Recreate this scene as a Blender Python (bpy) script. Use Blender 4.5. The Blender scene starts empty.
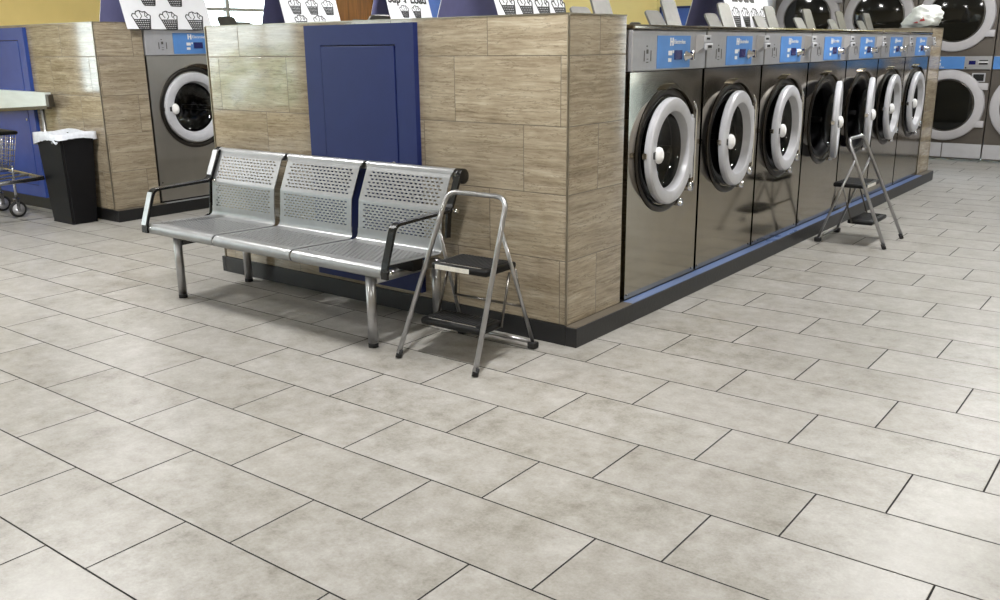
import bpy, bmesh, math, random
from math import sin, cos, pi, radians as R
from mathutils import Vector, Matrix

random.seed(7)
S = bpy.context.scene
COL = S.collection

# ------------------------------------------------------------------ materials
def ramp(nt, fac, stops):
    r = nt.nodes.new('ShaderNodeValToRGB')
    while len(r.color_ramp.elements) < len(stops): r.color_ramp.elements.new(.5)
    for e, (p, c) in zip(r.color_ramp.elements, stops):
        e.position = p; e.color = (*c, 1)
    nt.links.new(fac, r.inputs[0])
    return r.outputs[0]

def srgb(r, g, b):
    f = lambda c: (c / 255 / 12.92) if c / 255 <= .04045 else ((c / 255 + .055) / 1.055) ** 2.4
    return (f(r), f(g), f(b))

def mat(name, col, rough=.5, metal=0., var=.08, nscale=12., bump=0., bscale=60., rvar=0., stretch=(1, 1, 1), coat=0., spec=.5):
    m = bpy.data.materials.new(name); m.use_nodes = True
    nt = m.node_tree; b = nt.nodes['Principled BSDF']
    b.inputs['Roughness'].default_value = rough
    b.inputs['Metallic'].default_value = metal
    b.inputs['Coat Weight'].default_value = coat
    b.inputs['Specular IOR Level'].default_value = spec
    tc = nt.nodes.new('ShaderNodeTexCoord'); mp = nt.nodes.new('ShaderNodeMapping')
    mp.inputs['Scale'].default_value = stretch
    nt.links.new(tc.outputs['Object'], mp.inputs['Vector'])
    n = nt.nodes.new('ShaderNodeTexNoise'); n.inputs['Scale'].default_value = nscale; n.inputs['Detail'].default_value = 4
    nt.links.new(mp.outputs[0], n.inputs['Vector'])
    c0 = tuple(max(0, c * (1 - var)) for c in col); c1 = tuple(min(1, c * (1 + var)) for c in col)
    nt.links.new(ramp(nt, n.outputs['Fac'], [(.3, c0), (.7, c1)]), b.inputs['Base Color'])
    if rvar:
        mr = nt.nodes.new('ShaderNodeMapRange'); mr.inputs[3].default_value = rough - rvar; mr.inputs[4].default_value = rough + rvar
        nt.links.new(n.outputs['Fac'], mr.inputs[0]); nt.links.new(mr.outputs[0], b.inputs['Roughness'])
    if bump:
        n2 = nt.nodes.new('ShaderNodeTexNoise'); n2.inputs['Scale'].default_value = bscale; n2.inputs['Detail'].default_value = 3
        nt.links.new(mp.outputs[0], n2.inputs['Vector'])
        bp = nt.nodes.new('ShaderNodeBump'); bp.inputs['Strength'].default_value = bump; bp.inputs['Distance'].default_value = .01
        nt.links.new(n2.outputs['Fac'], bp.inputs['Height']); nt.links.new(bp.outputs[0], b.inputs['Normal'])
    return m

class NT:
    """small node helper"""
    def __init__(s, m): s.nt = m.node_tree; s.b = s.nt.nodes['Principled BSDF']
    def n(s, t, **k):
        x = s.nt.nodes.new(t)
        for a, v in k.items(): setattr(x, a, v)
        return x
    def l(s, a, b): s.nt.links.new(a, b)
    def m(s, op, a, b=None, c=None):
        x = s.n('ShaderNodeMath', operation=op)
        for i, v in enumerate((a, b, c)):
            if v is None: continue
            if isinstance(v, (int, float)): x.inputs[i].default_value = v
            else: s.l(v, x.inputs[i])
        return x.outputs[0]
    def mix(s, fac, a, b):
        x = s.n('ShaderNodeMix', data_type='RGBA')
        for i, v in ((0, fac), (6, a), (7, b)):
            if isinstance(v, (int, float)): x.inputs[i].default_value = v
            elif isinstance(v, tuple): x.inputs[i].default_value = (*v, 1)
            else: s.l(v, x.inputs[i])
        return x.outputs[2]
    def comb(s, a, b, c):
        x = s.n('ShaderNodeCombineXYZ')
        for i, v in enumerate((a, b, c)):
            if isinstance(v, (int, float)): x.inputs[i].default_value = v
            else: s.l(v, x.inputs[i])
        return x.outputs[0]
    def noise(s, vec, scale, det=5, rough=.55):
        x = s.n('ShaderNodeTexNoise'); x.inputs['Scale'].default_value = scale; x.inputs['Detail'].default_value = det
        x.inputs['Roughness'].default_value = rough
        s.l(vec, x.inputs['Vector']); return x.outputs['Fac']
    def white(s, vec):
        x = s.n('ShaderNodeTexWhiteNoise'); s.l(vec, x.inputs['Vector']); return x.outputs['Value']

def floor_mat():
    m = bpy.data.materials.new('floor_tile'); m.use_nodes = True; t = NT(m)
    tx, ty, tr, L, W, ph = -.13321, -1.08219, .00713, .6126, .31249, .33284
    g = t.n('ShaderNodeNewGeometry'); sp = t.n('ShaderNodeSeparateXYZ'); t.l(g.outputs['Position'], sp.inputs[0])
    X = t.m('SUBTRACT', sp.outputs[0], tx); Y = t.m('SUBTRACT', sp.outputs[1], ty)
    a = t.m('ADD', t.m('MULTIPLY', X, cos(tr)), t.m('MULTIPLY', Y, sin(tr)))
    b = t.m('SUBTRACT', t.m('MULTIPLY', Y, cos(tr)), t.m('MULTIPLY', X, sin(tr)))
    v = t.m('DIVIDE', b, W); r = t.m('FLOOR', v)
    u = t.m('DIVIDE', t.m('SUBTRACT', a, t.m('ADD', t.m('MULTIPLY', r, L / 3), ph)), L); k = t.m('FLOOR', u)
    fu = t.m('MULTIPLY', t.m('FRACT', u), L); fv = t.m('MULTIPLY', t.m('FRACT', v), W)
    du = t.m('MINIMUM', fu, t.m('SUBTRACT', L, fu)); dv = t.m('MINIMUM', fv, t.m('SUBTRACT', W, fv))
    d = t.m('MINIMUM', du, dv)
    grout = t.m('LESS_THAN', d, .0027)
    rnd = t.white(t.comb(r, k, 3.3))
    pos = t.comb(t.m('ADD', a, t.m('MULTIPLY', rnd, 37.)), t.m('ADD', b, t.m('MULTIPLY', rnd, 11.)), rnd)
    n1 = t.noise(pos, 3.0, 6, .6); n2 = t.noise(pos, 13., 8, .72); n3 = t.noise(pos, 110., 4, .7)
    s = t.m('ADD', t.m('ADD', t.m('MULTIPLY', n1, .30), t.m('MULTIPLY', n2, .48)), t.m('MULTIPLY', n3, .22))
    c = ramp(t.nt, s, [(.37, srgb(121, 117, 109)), (.46, srgb(146, 143, 136)), (.53, srgb(158, 155, 150)), (.63, srgb(174, 172, 168))])
    c2 = t.mix(t.m('MULTIPLY', rnd, .14), c, srgb(132, 126, 118))
    t.l(t.mix(grout, c2, srgb(14, 13, 12)), t.b.inputs['Base Color'])
    rr = t.m('ADD', t.m('MULTIPLY', n2, .22), .25)
    t.l(t.m('MAXIMUM', rr, t.m('MULTIPLY', grout, .8)), t.b.inputs['Roughness'])
    t.b.inputs['Specular IOR Level'].default_value = .42
    hgt = t.m('ADD', t.m('MULTIPLY', t.m('MINIMUM', d, .004), 1.0), t.m('MULTIPLY', n2, .0006))
    bp = t.n('ShaderNodeBump'); bp.inputs['Strength'].default_value = .35; bp.inputs['Distance'].default_value = 1.
    t.l(hgt, bp.inputs['Height']); t.l(bp.outputs[0], t.b.inputs['Normal'])
    return m

def wall_tile_mat():
    """vein cut travertine porcelain, 0.6 x 0.3, third bond on faces looking along y, half bond on faces looking along x"""
    m = bpy.data.materials.new('travertine_tile'); m.use_nodes = True; t = NT(m)
    g = t.n('ShaderNodeNewGeometry'); sp = t.n('ShaderNodeSeparateXYZ'); t.l(g.outputs['Position'], sp.inputs[0])
    sn = t.n('ShaderNodeSeparateXYZ'); t.l(g.outputs['True Normal'], sn.inputs[0])
    side = t.m('GREATER_THAN', t.m('ABSOLUTE', sn.outputs[0]), .5)
    z = t.m('SUBTRACT', sp.outputs[2], .096); v = t.m('DIVIDE', z, .30); r = t.m('FLOOR', v)
    # front: joints at x = -.04 + .2*r (mod .6)
    uf = t.m('DIVIDE', t.m('SUBTRACT', sp.outputs[0], t.m('ADD', t.m('MULTIPLY', r, .2), -.04)), .6)
    us = t.m('DIVIDE', t.m('SUBTRACT', sp.outputs[1], t.m('ADD', t.m('MULTIPLY', t.m('MODULO', r, 2.), .3), .25)), .6)
    u = t.m('ADD', t.m('MULTIPLY', uf, t.m('SUBTRACT', 1., side)), t.m('MULTIPLY', us, side))
    k = t.m('FLOOR', u)
    fu = t.m('MULTIPLY', t.m('FRACT', u), .6); fv = t.m('MULTIPLY', t.m('FRACT', v), .3)
    d = t.m('MINIMUM', t.m('MINIMUM', fu, t.m('SUBTRACT', .6, fu)), t.m('MINIMUM', fv, t.m('SUBTRACT', .3, fv)))
    grout = t.m('LESS_THAN', d, .0017)
    rnd = t.white(t.comb(r, k, side))
    along = t.m('MULTIPLY', u, .6)
    wob = t.noise(t.comb(t.m('MULTIPLY', along, 3.), t.m('MULTIPLY', z, 5.), rnd), 2., 3)
    def streak(sx, sz, wv, sc, det):
        return t.noise(t.comb(t.m('ADD', t.m('MULTIPLY', along, sx), t.m('MULTIPLY', rnd, 31.)), t.m('ADD', t.m('MULTIPLY', z, sz), t.m('MULTIPLY', wob, wv)), t.m('MULTIPLY', rnd, 9.)), sc, det, .65)
    s1_ = streak(1.2, 18., .45, 1.3, 7); s2_ = streak(5., 80., .9, 1.3, 5); s3_ = streak(5., 11., .5, 2., 6)
    s = t.m('ADD', t.m('ADD', t.m('MULTIPLY', s1_, .42), t.m('MULTIPLY', s2_, .36)), t.m('MULTIPLY', s3_, .22))
    c = ramp(t.nt, s, [(.37, srgb(112, 99, 81)), (.45, srgb(141, 128, 108)), (.53, srgb(160, 148, 127)), (.62, srgb(182, 172, 152))])
    c = t.mix(t.m('MULTIPLY', rnd, .3), c, srgb(140, 130, 114))
    vn = streak(3.2, 30., .6, 1.1, 6)
    vein = t.m('MULTIPLY', t.m('MAXIMUM', t.m('SUBTRACT', 1., t.m('MULTIPLY', t.m('ABSOLUTE', t.m('SUBTRACT', vn, .5)), 42.)), 0.), t.m('MULTIPLY', t.m('GREATER_THAN', s3_, .5), .55))
    c = t.mix(vein, c, srgb(92, 79, 62))
    t.l(t.mix(grout, c, srgb(84, 76, 64)), t.b.inputs['Base Color'])
    t.l(t.m('ADD', t.m('MULTIPLY', grout, .5), .07), t.b.inputs['Roughness'])
    t.b.inputs['Specular IOR Level'].default_value = .6
    bp = t.n('ShaderNodeBump'); bp.inputs['Strength'].default_value = .3; bp.inputs['Distance'].default_value = 1.
    t.l(t.m('MINIMUM', d, .003), bp.inputs['Height']); t.l(bp.outputs[0], t.b.inputs['Normal'])
    return m

def glass_mat(name, tint, refl_rough=.02, opac=.0):
    m = bpy.data.materials.new(name); m.use_nodes = True; nt = m.node_tree
    for n in list(nt.nodes):
        if n.type == 'BSDF_PRINCIPLED': nt.nodes.remove(n)
    out = nt.nodes['Material Output']
    tr = nt.nodes.new('ShaderNodeBsdfTransparent'); tr.inputs[0].default_value = (*tint, 1)
    gl = nt.nodes.new('ShaderNodeBsdfGlossy'); gl.inputs['Roughness'].default_value = refl_rough
    ge = nt.nodes.new('ShaderNodeNewGeometry'); dp = nt.nodes.new('ShaderNodeVectorMath'); dp.operation = 'DOT_PRODUCT'
    nt.links.new(ge.outputs['Normal'], dp.inputs[0]); nt.links.new(ge.outputs['Incoming'], dp.inputs[1])
    def ma(op, a, b):
        x = nt.nodes.new('ShaderNodeMath'); x.operation = op
        for i_, v_ in enumerate((a, b)):
            if v_ is None: continue
            if isinstance(v_, (int, float)): x.inputs[i_].default_value = v_
            else: nt.links.new(v_, x.inputs[i_])
        return x.outputs[0]
    fr_ = ma('ADD', ma('MULTIPLY', ma('POWER', ma('SUBTRACT', 1., ma('ABSOLUTE', dp.outputs['Value'], None)), 5.), .95), .045)
    mx = nt.nodes.new('ShaderNodeMixShader')
    nt.links.new(fr_, mx.inputs[0]); nt.links.new(tr.outputs[0], mx.inputs[1]); nt.links.new(gl.outputs[0], mx.inputs[2])
    nt.links.new(mx.outputs[0], out.inputs[0])
    return m

M = dict(
    floor=floor_mat(), tile=wall_tile_mat(),
    yellow=mat('yellow_paint', srgb(222, 198, 126), .6, var=.04, nscale=3),
    beige=mat('beige_paint', srgb(196, 186, 166), .6, var=.05, nscale=3),
    ceil=mat('ceiling_panel', srgb(232, 230, 224), .8, var=.03, nscale=30, bump=.2),
    black_base=mat('black_cove_base', srgb(24, 24, 26), .42, var=.15, nscale=20, bump=.08),
    trim=mat('edge_trim_metal', srgb(150, 142, 128), .3, 1., var=.1),
    navy=mat('navy_laminate', srgb(26, 38, 88), .45, var=.07, nscale=9, spec=.3),
    blue=mat('navy_laminate_lit', srgb(50, 76, 152), .2, var=.06, nscale=7),  # lighter copy of the navy laminate, window daylight put into its colour
    gap=mat('dark_gap', srgb(10, 10, 11), .7),
    bluetape=mat('blue_tape', srgb(92, 112, 154), .3, var=.14, nscale=6, rvar=.08, stretch=(1, .4, 1)),
    stain_lit=mat('stainless_lit', srgb(176, 172, 165), .34, 1., var=.05, nscale=5, bump=.05, bscale=3),  # lighter, rougher stainless copy; the left washers' brighter light is put into it
    stain=mat('stainless', srgb(153, 145, 131), .1, 1., var=.05, nscale=5, rvar=.03, bump=.10, bscale=2.6),
    stain_dark=mat('stainless_dark', srgb(104, 101, 97), .3, 1., var=.1, nscale=6),
    chrome=mat('chrome', srgb(220, 220, 222), .1, 1., var=.04),
    seatsteel=mat('painted_steel', srgb(146, 147, 148), .32, .5, var=.05, nscale=30, rvar=.05),
    tube=mat('tube_steel', srgb(172, 172, 174), .33, 1., var=.12, nscale=20),
    blackpl=mat('black_plastic', srgb(12, 12, 13), .45, spec=.3, var=.2, nscale=30),
    blackgloss=mat('black_gloss', srgb(13, 13, 14), .25, var=.2, nscale=20),
    rubber=mat('rubber', srgb(26, 26, 27), .7, var=.15),
    ribbed=mat('ribbed_tread', srgb(22, 22, 23), .55, var=.3, nscale=60, bump=.6, bscale=160, stretch=(1, .05, 1)),
    sticker=mat('sticker_white', srgb(222, 220, 212), .5, var=.12, nscale=60),
    panelgrey=mat('panel_grey', srgb(176, 176, 180), .35, .55, var=.04, nscale=30),
    panelblue=mat('panel_blue', srgb(82, 134, 200), .35, var=.08, nscale=10),
    white=mat('white_plastic', srgb(226, 226, 226), .4, var=.04),
    doorgrey=mat('door_ring_grey', srgb(186, 187, 192), .28, var=.05, nscale=20, bump=.05, bscale=200),
    lcd=mat('lcd', srgb(28, 30, 92), .2, var=.1),
    bezel=mat('bezel_dark_steel', srgb(66, 63, 60), .32, 1., var=.1, nscale=6),
    drum=mat('drum_steel', srgb(62, 62, 64), .3, .8, var=.3, nscale=30),
    gasket=mat('gasket', srgb(30, 30, 32), .45, var=.2),
    glass=glass_mat('window_glass', (.96, .98, .97)),
    darkglass=glass_mat('door_glass', (.5, .5, .5)),
    lid=mat('lid_grey', srgb(112, 110, 105), .4, .3, var=.1, nscale=20),
    sign=mat('sign_white', srgb(232, 233, 238), .45, var=.02),
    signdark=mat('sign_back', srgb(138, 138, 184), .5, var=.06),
    ink=mat('black_ink', srgb(22, 22, 24), .5, var=.1),
    redink=mat('red_ink', srgb(190, 70, 70), .5),
    bag=mat('white_bag', srgb(232, 236, 232), .35, var=.05, nscale=30, bump=.3, bscale=40),
    bin=mat('bin_black', srgb(13, 13, 16), .5, spec=.25, var=.15, nscale=20, bump=.05),
    liner=mat('bin_liner', srgb(214, 218, 226), .3, var=.08, nscale=30, bump=.5, bscale=50),
    dryer=mat('dryer_body', srgb(112, 106, 100), .35, .6, var=.06, nscale=8),
    dryerring=mat('dryer_ring', srgb(188, 186, 190), .35, var=.05),
    dryerglass=mat('dryer_glass', srgb(20, 20, 17), .06, var=.5, nscale=4, spec=.45),
    kick=mat('kick_white', srgb(186, 186, 190), .4, var=.05),
    wood=mat('brown_wood', srgb(140, 92, 42), .45, var=.35, nscale=5, stretch=(9, 9, .5)),
    alu=mat('window_frame', srgb(150, 150, 148), .4, .6),
    leaf=mat('leaf_green', srgb(150, 190, 130), .6, var=.4, nscale=6),
    ground=mat('concrete_ground', srgb(206, 208, 196), .9, var=.1),
    tabletop=mat('white_laminate', srgb(226, 234, 230), .35, var=.06, nscale=5, stretch=(1, 6, 6)),
    wire=mat('cart_wire', srgb(188, 190, 194), .25, 1., var=.1),
    board=mat('board_blue', srgb(46, 84, 160), .5, var=.08),
)

# ------------------------------------------------------------------ mesh builder
class MB:
    def __init__(s): s.bm = bmesh.new()
    def box(s, a, b, mi=0, bev=0., seg=2):
        x0, y0, z0 = a; x1, y1, z1 = b
        vs = [s.bm.verts.new(p) for p in ((x0,y0,z0),(x1,y0,z0),(x1,y1,z0),(x0,y1,z0),(x0,y0,z1),(x1,y0,z1),(x1,y1,z1),(x0,y1,z1))]
        fs = [s.bm.faces.new([vs[i] for i in q]) for q in ((0,3,2,1),(4,5,6,7),(0,1,5,4),(1,2,6,5),(2,3,7,6),(3,0,4,7))]
        for f in fs: f.material_index = mi
        if bev:
            es = {e for f in fs for e in f.edges}
            r = bmesh.ops.bevel(s.bm, geom=list(es), offset=bev, segments=seg, affect='EDGES', profile=.5)
            for f in r['faces']: f.material_index = mi
        return s
    def prism(s, pts, d, mi=0):
        """pts: planar loop of 3d points, d: extrusion vector"""
        d = Vector(d)
        A = [s.bm.verts.new(p) for p in pts]; B = [s.bm.verts.new(Vector(p) + d) for p in pts]
        n = len(pts)
        fs = [s.bm.faces.new(A), s.bm.faces.new(B[::-1])]
        for i in range(n): fs.append(s.bm.faces.new([A[i], B[i], B[(i+1) % n], A[(i+1) % n]]))
        for f in fs: f.material_index = mi
        return s
    def tube(s, path, r, n=10, closed=False, mi=0):
        P = [Vector(p) for p in path]; N = len(P); rings = []
        up = None
        for i, p in enumerate(P):
            if closed: t = (P[(i+1) % N] - P[i-1]).normalized()
            else: t = (P[min(i+1, N-1)] - P[max(i-1, 0)]).normalized()
            if up is None:
                up = Vector((0, 0, 1)) if abs(t.z) < .9 else Vector((1, 0, 0))
            a = (up - t * up.dot(t))
            if a.length < 1e-4: a = t.orthogonal()
            a.normalize(); up = a; b = t.cross(a)
            rr = r[i] if isinstance(r, (list, tuple)) else r
            rings.append([s.bm.verts.new(p + (a * cos(2*pi*k/n) + b * sin(2*pi*k/n)) * rr) for k in range(n)])
        for i in range(N if closed else N-1):
            A, B = rings[i], rings[(i+1) % N]
            for k in range(n):
                f = s.bm.faces.new([A[k], A[(k+1) % n], B[(k+1) % n], B[k]]); f.smooth = True; f.material_index = mi
        if not closed:
            for q in (rings[0][::-1], rings[-1]): s.bm.faces.new(q).material_index = mi
        return s
    def lathe(s, prof, c=(0,0,0), axis='x', n=48, mi=0, closed=True, smooth=True):
        """prof: list of (radius, along-axis)"""
        rings = []
        for r, h in prof:
            ring = []
            for k in range(n):
                a = 2*pi*k/n; u, v = r*cos(a), r*sin(a)
                p = {'x': (h, u, v), 'y': (u, h, v), 'z': (u, v, h)}[axis]
                ring.append(s.bm.verts.new(Vector(c) + Vector(p)))
            rings.append(ring)
        m = len(prof)
        for i in range(m if closed else m-1):
            A, B = rings[i], rings[(i+1) % m]
            for k in range(n):
                f = s.bm.faces.new([A[k], A[(k+1) % n], B[(k+1) % n], B[k]]); f.smooth = smooth; f.material_index = mi
        return rings
    def disc(s, ring, mi=0): s.bm.faces.new(ring).material_index = mi
    def holed_plate(s, y0, y1, z0, z1, cy, cz, r, x, n=64, mi=0):
        """rectangle in plane x with a circular hole"""
        inn, out = [], []
        angs = [2*pi*k/n for k in range(n)]
        for (yy, zz) in ((y0,z0),(y1,z0),(y1,z1),(y0,z1)):
            ca = math.atan2(zz-cz, yy-cy) % (2*pi)
            j = min(range(n), key=lambda q: abs(angs[q]-ca)); angs[j] = ca
        for a in angs:
            c, q = cos(a), sin(a)
            t = min(((y1-cy)/c if c > 1e-9 else (y0-cy)/c if c < -1e-9 else 1e9), ((z1-cz)/q if q > 1e-9 else (z0-cz)/q if q < -1e-9 else 1e9))
            inn.append(s.bm.verts.new((x, cy+r*c, cz+r*q))); out.append(s.bm.verts.new((x, cy+t*c, cz+t*q)))
        for k in range(n):
            s.bm.faces.new([inn[k], out[k], out[(k+1) % n], inn[(k+1) % n]]).material_index = mi
        return s
    def quad(s, pts, mi=0):
        s.bm.faces.new([s.bm.verts.new(p) for p in pts]).material_index = mi; return s
    def xf(s, m):
        bmesh.ops.transform(s.bm, matrix=m, verts=s.bm.verts); return s
    def build(s, name, mats, parent=None, recalc=True, sharp=None, scale=None):
        if scale: bmesh.ops.scale(s.bm, vec=(scale,)*3, verts=s.bm.verts)
        if recalc: bmesh.ops.recalc_face_normals(s.bm, faces=s.bm.faces)
        me = bpy.data.meshes.new(name); s.bm.to_mesh(me); s.bm.free()
        for m in (mats if isinstance(mats, (list, tuple)) else [mats]): me.materials.append(M[m])
        if sharp: me.shade_smooth(); me.set_sharp_from_angle(angle=R(sharp))
        o = bpy.data.objects.new(name, me); COL.objects.link(o)
        if parent: o.parent = parent
        return o

def arc(c, r, a0, a1, n, plane='xz', other=0.):
    out = []
    for i in range(n+1):
        a = a0 + (a1-a0)*i/n; u, v = c[0]+r*cos(a), c[1]+r*sin(a)
        out.append({'xz': (u, other, v), 'yz': (other, u, v), 'xy': (u, v, other)}[plane])
    return out

def fillet(pts, r, n=5):
    """round the inner corners of a polyline"""
    P = [Vector(p) for p in pts]; out = [P[0]]
    for i in range(1, len(P)-1):
        a, b, c = P[i-1], P[i], P[i+1]
        u, v = (a-b), (c-b); rr = min(r, u.length*.49, v.length*.49); u.normalize(); v.normalize()
        p, q = b+u*rr, b+v*rr
        for k in range(n+1):
            t = k/n; out.append(p*(1-t)**2 + b*2*t*(1-t) + q*t*t)
    out.append(P[-1]); return out

def tag(o, label, cat, group=None):
    o['label'] = label; o['category'] = cat
    if group: o['group'] = group
    return o

def thing(name, label, cat, loc=(0,0,0), rz=0., group=None):
    o = bpy.data.objects.new(name, None); COL.objects.link(o); o.empty_display_size = .1
    o.location = loc; o.rotation_euler = (0, 0, rz)
    return tag(o, label, cat, group)

def dup(root, label=None, loc=None, rz=None, group=None):
    r = root.copy(); COL.objects.link(r)
    if loc is not None: r.location = loc
    if rz is not None: r.rotation_euler = (0, 0, rz)
    if label: r['label'] = label
    if group: r['group'] = group
    for ch in root.children:
        c = ch.copy(); COL.objects.link(c); c.parent = r
        for g in ch.children:
            d = g.copy(); COL.objects.link(d); d.parent = c
    return r

def struct(o): o['kind'] = 'structure'; return o

def text_mesh(body, size, name, material, parent, loc, rot, align='CENTER', bold=0.):
    cu = bpy.data.curves.new(name + '_curve', 'FONT'); cu.body = body; cu.size = size; cu.align_x = align; cu.extrude = .0006; cu.offset = bold
    t = bpy.data.objects.new('tmp_text', cu); COL.objects.link(t)
    bpy.context.view_layer.update()
    me = bpy.data.meshes.new_from_object(t.evaluated_get(bpy.context.evaluated_depsgraph_get()))
    bpy.data.objects.remove(t); bpy.data.curves.remove(cu)
    me.name = name; me.materials.clear(); me.materials.append(M[material])
    o = bpy.data.objects.new(name, me); COL.objects.link(o)
    o.parent = parent; o.location = loc; o.rotation_euler = rot
    return o

# ------------------------------------------------------------------ room
XL, XR, YF, YB, ZC = -9.2, 4.7, -6.5, 8.46, 3.0
struct(MB().box((XL-.15, YF-.15, -.1), (XR+.15, YB+.15, 0)).build('floor', 'floor'))
struct(MB().box((XL-.15, YF-.15, ZC), (XR+.15, YB+.15, ZC+.1)).build('ceiling', 'ceil'))

def wall(name, axis, fixed, th, a0, a1, ops, material):
    mb = MB()
    def bx(p, q, z0, z1):
        if q-p < 1e-4 or z1-z0 < 1e-4: return
        if axis == 'x': mb.box((fixed, p, z0), (fixed+th, q, z1))
        else: mb.box((p, fixed, z0), (q, fixed+th, z1))
    cur = a0
    for (p, q, z0, z1) in sorted(ops):
        bx(cur, p, 0, ZC); bx(p, q, 0, z0); bx(p, q, z1, ZC); cur = q
    bx(cur, a1, 0, ZC)
    return struct(mb.build(name, material))

def window(idx, axis, fixed, th, p, q, z0, z1, vs, hs):
    f = MB(); w = .045
    mid = fixed + th/2
    def bx(mb, a, b, c, d, t):
        if axis == 'x': mb.box((mid-t, a, c), (mid+t, b, d))
        else: mb.box((a, mid-t, c), (b, mid+t, d))
    bx(f, p, q, z0, z0+w, .04); bx(f, p, q, z1-w, z1, .04); bx(f, p, p+w, z0+w, z1-w, .04); bx(f, q-w, q, z0+w, z1-w, .04)
    for v in vs: bx(f, v-.03, v+.03, z0+w, z1-w, .035)
    for h in hs: bx(f, p+w, q-w, h-.022, h+.022, .03)
    root = struct(f.build('window_%d' % idx, 'alu'))
    g = MB(); bx(g, p+w, q-w, z0+w, z1-w, .003); g.build('pane', 'glass', root)

wl = [(-6.4, -4.6, .45, 2.5), (-2.9, -1.75, .8, 2.5), (3.75, 6.45, .9, 2.5)]
wall('wall_left', 'x', XL-.15, .15, YF-.15, YB+.15, wl, 'yellow')
wf = [(-8.3, -6.9, .45, 2.5)]
wall('wall_front', 'y', YF-.15, .15, XL, XR, wf, 'beige')
wall('wall_back', 'y', YB, .15, XL, XR, [], 'yellow')
wall('wall_right', 'x', XR, .15, YF-.15, YB+.15, [], 'beige')
i = 1
for (p, q, a, b) in wl: window(i, 'x', XL-.15, .15, p, q, a, b, [5.15] if p > 0 else [p+(q-p)*.36], [1.9]); i += 1
for (p, q, a, b) in wf: window(i, 'y', YF-.15, .15, p, q, a, b, [(p+q)/2], [1.9]); i += 1
struct(MB().box((-30, -30, -.35), (30, 30, -.15)).build('ground', 'ground'))

# wooden door in the left wall near the back corner
d = struct(MB().box((XL, 7.28, 0), (XL+.03, 7.98, 2.2)).build('door_1', 'wood'))
fr = MB()
for a, b in ((7.16, 7.28), (7.98, 8.1)): fr.box((XL, a, 0), (XL+.07, b, 2.3))
fr.box((XL, 7.28, 2.2), (XL+.07, 7.98, 2.3)); fr.build('door_frame', 'wood', d)
hm = MB(); hm.tube([(XL+.03, 7.36, 1.02), (XL+.08, 7.36, 1.02), (XL+.08, 7.48, 1.02)], .011); hm.build('door_handle', 'chrome', d)
struct(MB().box((-4.5, YB-.1, 0), (-4.38, YB, ZC)).build('trim_1', 'yellow'))
struct(MB().box((-2.56, YB-.62, 0), (-2.42, YB, ZC)).build('trim_2', 'white'))
struct(MB().box((XL, YB-.015, 0), (-2.6, YB, .1)).build('baseboard_back', 'black_base'))
struct(MB().box((XL, 6.45, 0), (XL+.015, 7.15, .1)).box((XL, YF, 0), (XL+.015, 6.45, .1)).build('baseboard_left', 'black_base'))

def board(x0, x1, z0, z1, label):
    t = thing('notice_board', label, 'board', (0, 0, 0))
    MB().box((x0, YB-.02, z0), (x1, YB, z1)).build('panel', 'board', t)
    f = MB()
    for a, b, c, e in ((x0-.03, x1+.03, z1, z1+.03), (x0-.03, x1+.03, z0-.03, z0), (x0-.03, x0, z0, z1), (x1, x1+.03, z0, z1)):
        f.box((a, YB-.03, c), (b, YB, e))
    f.build('frame', 'navy', t)
board(-4.34, -3.1, .9, 1.84, 'blue board on the yellow back wall behind the tilted grey lids')
board(-8.9, -7.3, 1.0, 2.3, 'blue board on the back wall seen in the gap between two tent signs')

# shrub outside the left window
def shrub(x, y, z, r, n, label, group=None):
    mb = MB()
    for k in range(n):
        a, b = random.uniform(0, 2*pi), math.acos(random.uniform(-1, 1)); rr = r*random.uniform(.55, 1)
        c = Vector((x+rr*sin(b)*cos(a), y+rr*sin(b)*sin(a), z+rr*.8*cos(b)))
        u = Vector((random.gauss(0,1), random.gauss(0,1), random.gauss(0,1))).normalized(); v = u.orthogonal().normalized(); s = random.uniform(.08, .16)
        mb.quad([c-u*s, c-v*s*.5, c+u*s, c+v*s*.5])
    o = mb.build('shrub', 'leaf', recalc=False); tag(o, label, 'shrub', group)
    t = MB(); t.tube([(x, y, -.15), (x, y, z-r*.2)], [.06, .04], 8); t.build('stem', 'wood', o)
shrub(-11.6, 5.9, .9, 1.05, 700, 'pale green shrub outside the window at upper left')
for (x, y) in ((-11.6, -.6), (-13.5, -2.0), (-12.6, -8.0), (-13.8, -10.0), (-7.4, -10.2)):
    shrub(x, y, .7, .95, 350, 'pale green shrub outside the street windows behind the viewer', 'shrubs along the street windows')

# ------------------------------------------------------------------ islands: tiled end walls, plinths
HC, H1, H2 = .0957, 1.471, 1.557
XM = -2.5385

def endwall(name, lab, x0, x1, y0, y1, zt, edges):
    t = thing(name, lab, 'wall', ((x0+x1)/2, (y0+y1)/2, HC))
    off = Vector(t.location)
    mb = MB().box(Vector((x0, y0, HC))-off, Vector((x1, y1, zt-.006))-off); mb.build('tile_cladding', 'tile', t)
    c = MB().box(Vector((x0-.002, y0-.002, zt-.006))-off, Vector((x1+.002, y1+.002, zt))-off); c.build('cap', 'trim', t)
    for (ex, ey) in edges:
        e = MB().box(Vector((ex-.006, ey-.006, HC))-off, Vector((ex+.003, ey+.004, zt-.006))-off, bev=.002); e.build('edge_trim', 'trim', t)
    return t
endwall('tiled_end_wall', 'beige travertine tiled end wall of the long washer island behind the bench', XM, 0, 0, .4791, H1, [(0, 0), (XM, 0)])
endwall('tiled_column', 'narrow tiled pier closing the far end of the washer row', XM, 0, 6.1467, 6.5615, H1, [(0, 6.1467), (0, 6.5615)])
endwall('tiled_end_wall', 'shiny tiled end wall at the left behind the black trash bin', -7.6, -4.7243, .5341, .9440, H2, [(-4.7243, .5341)])

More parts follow.
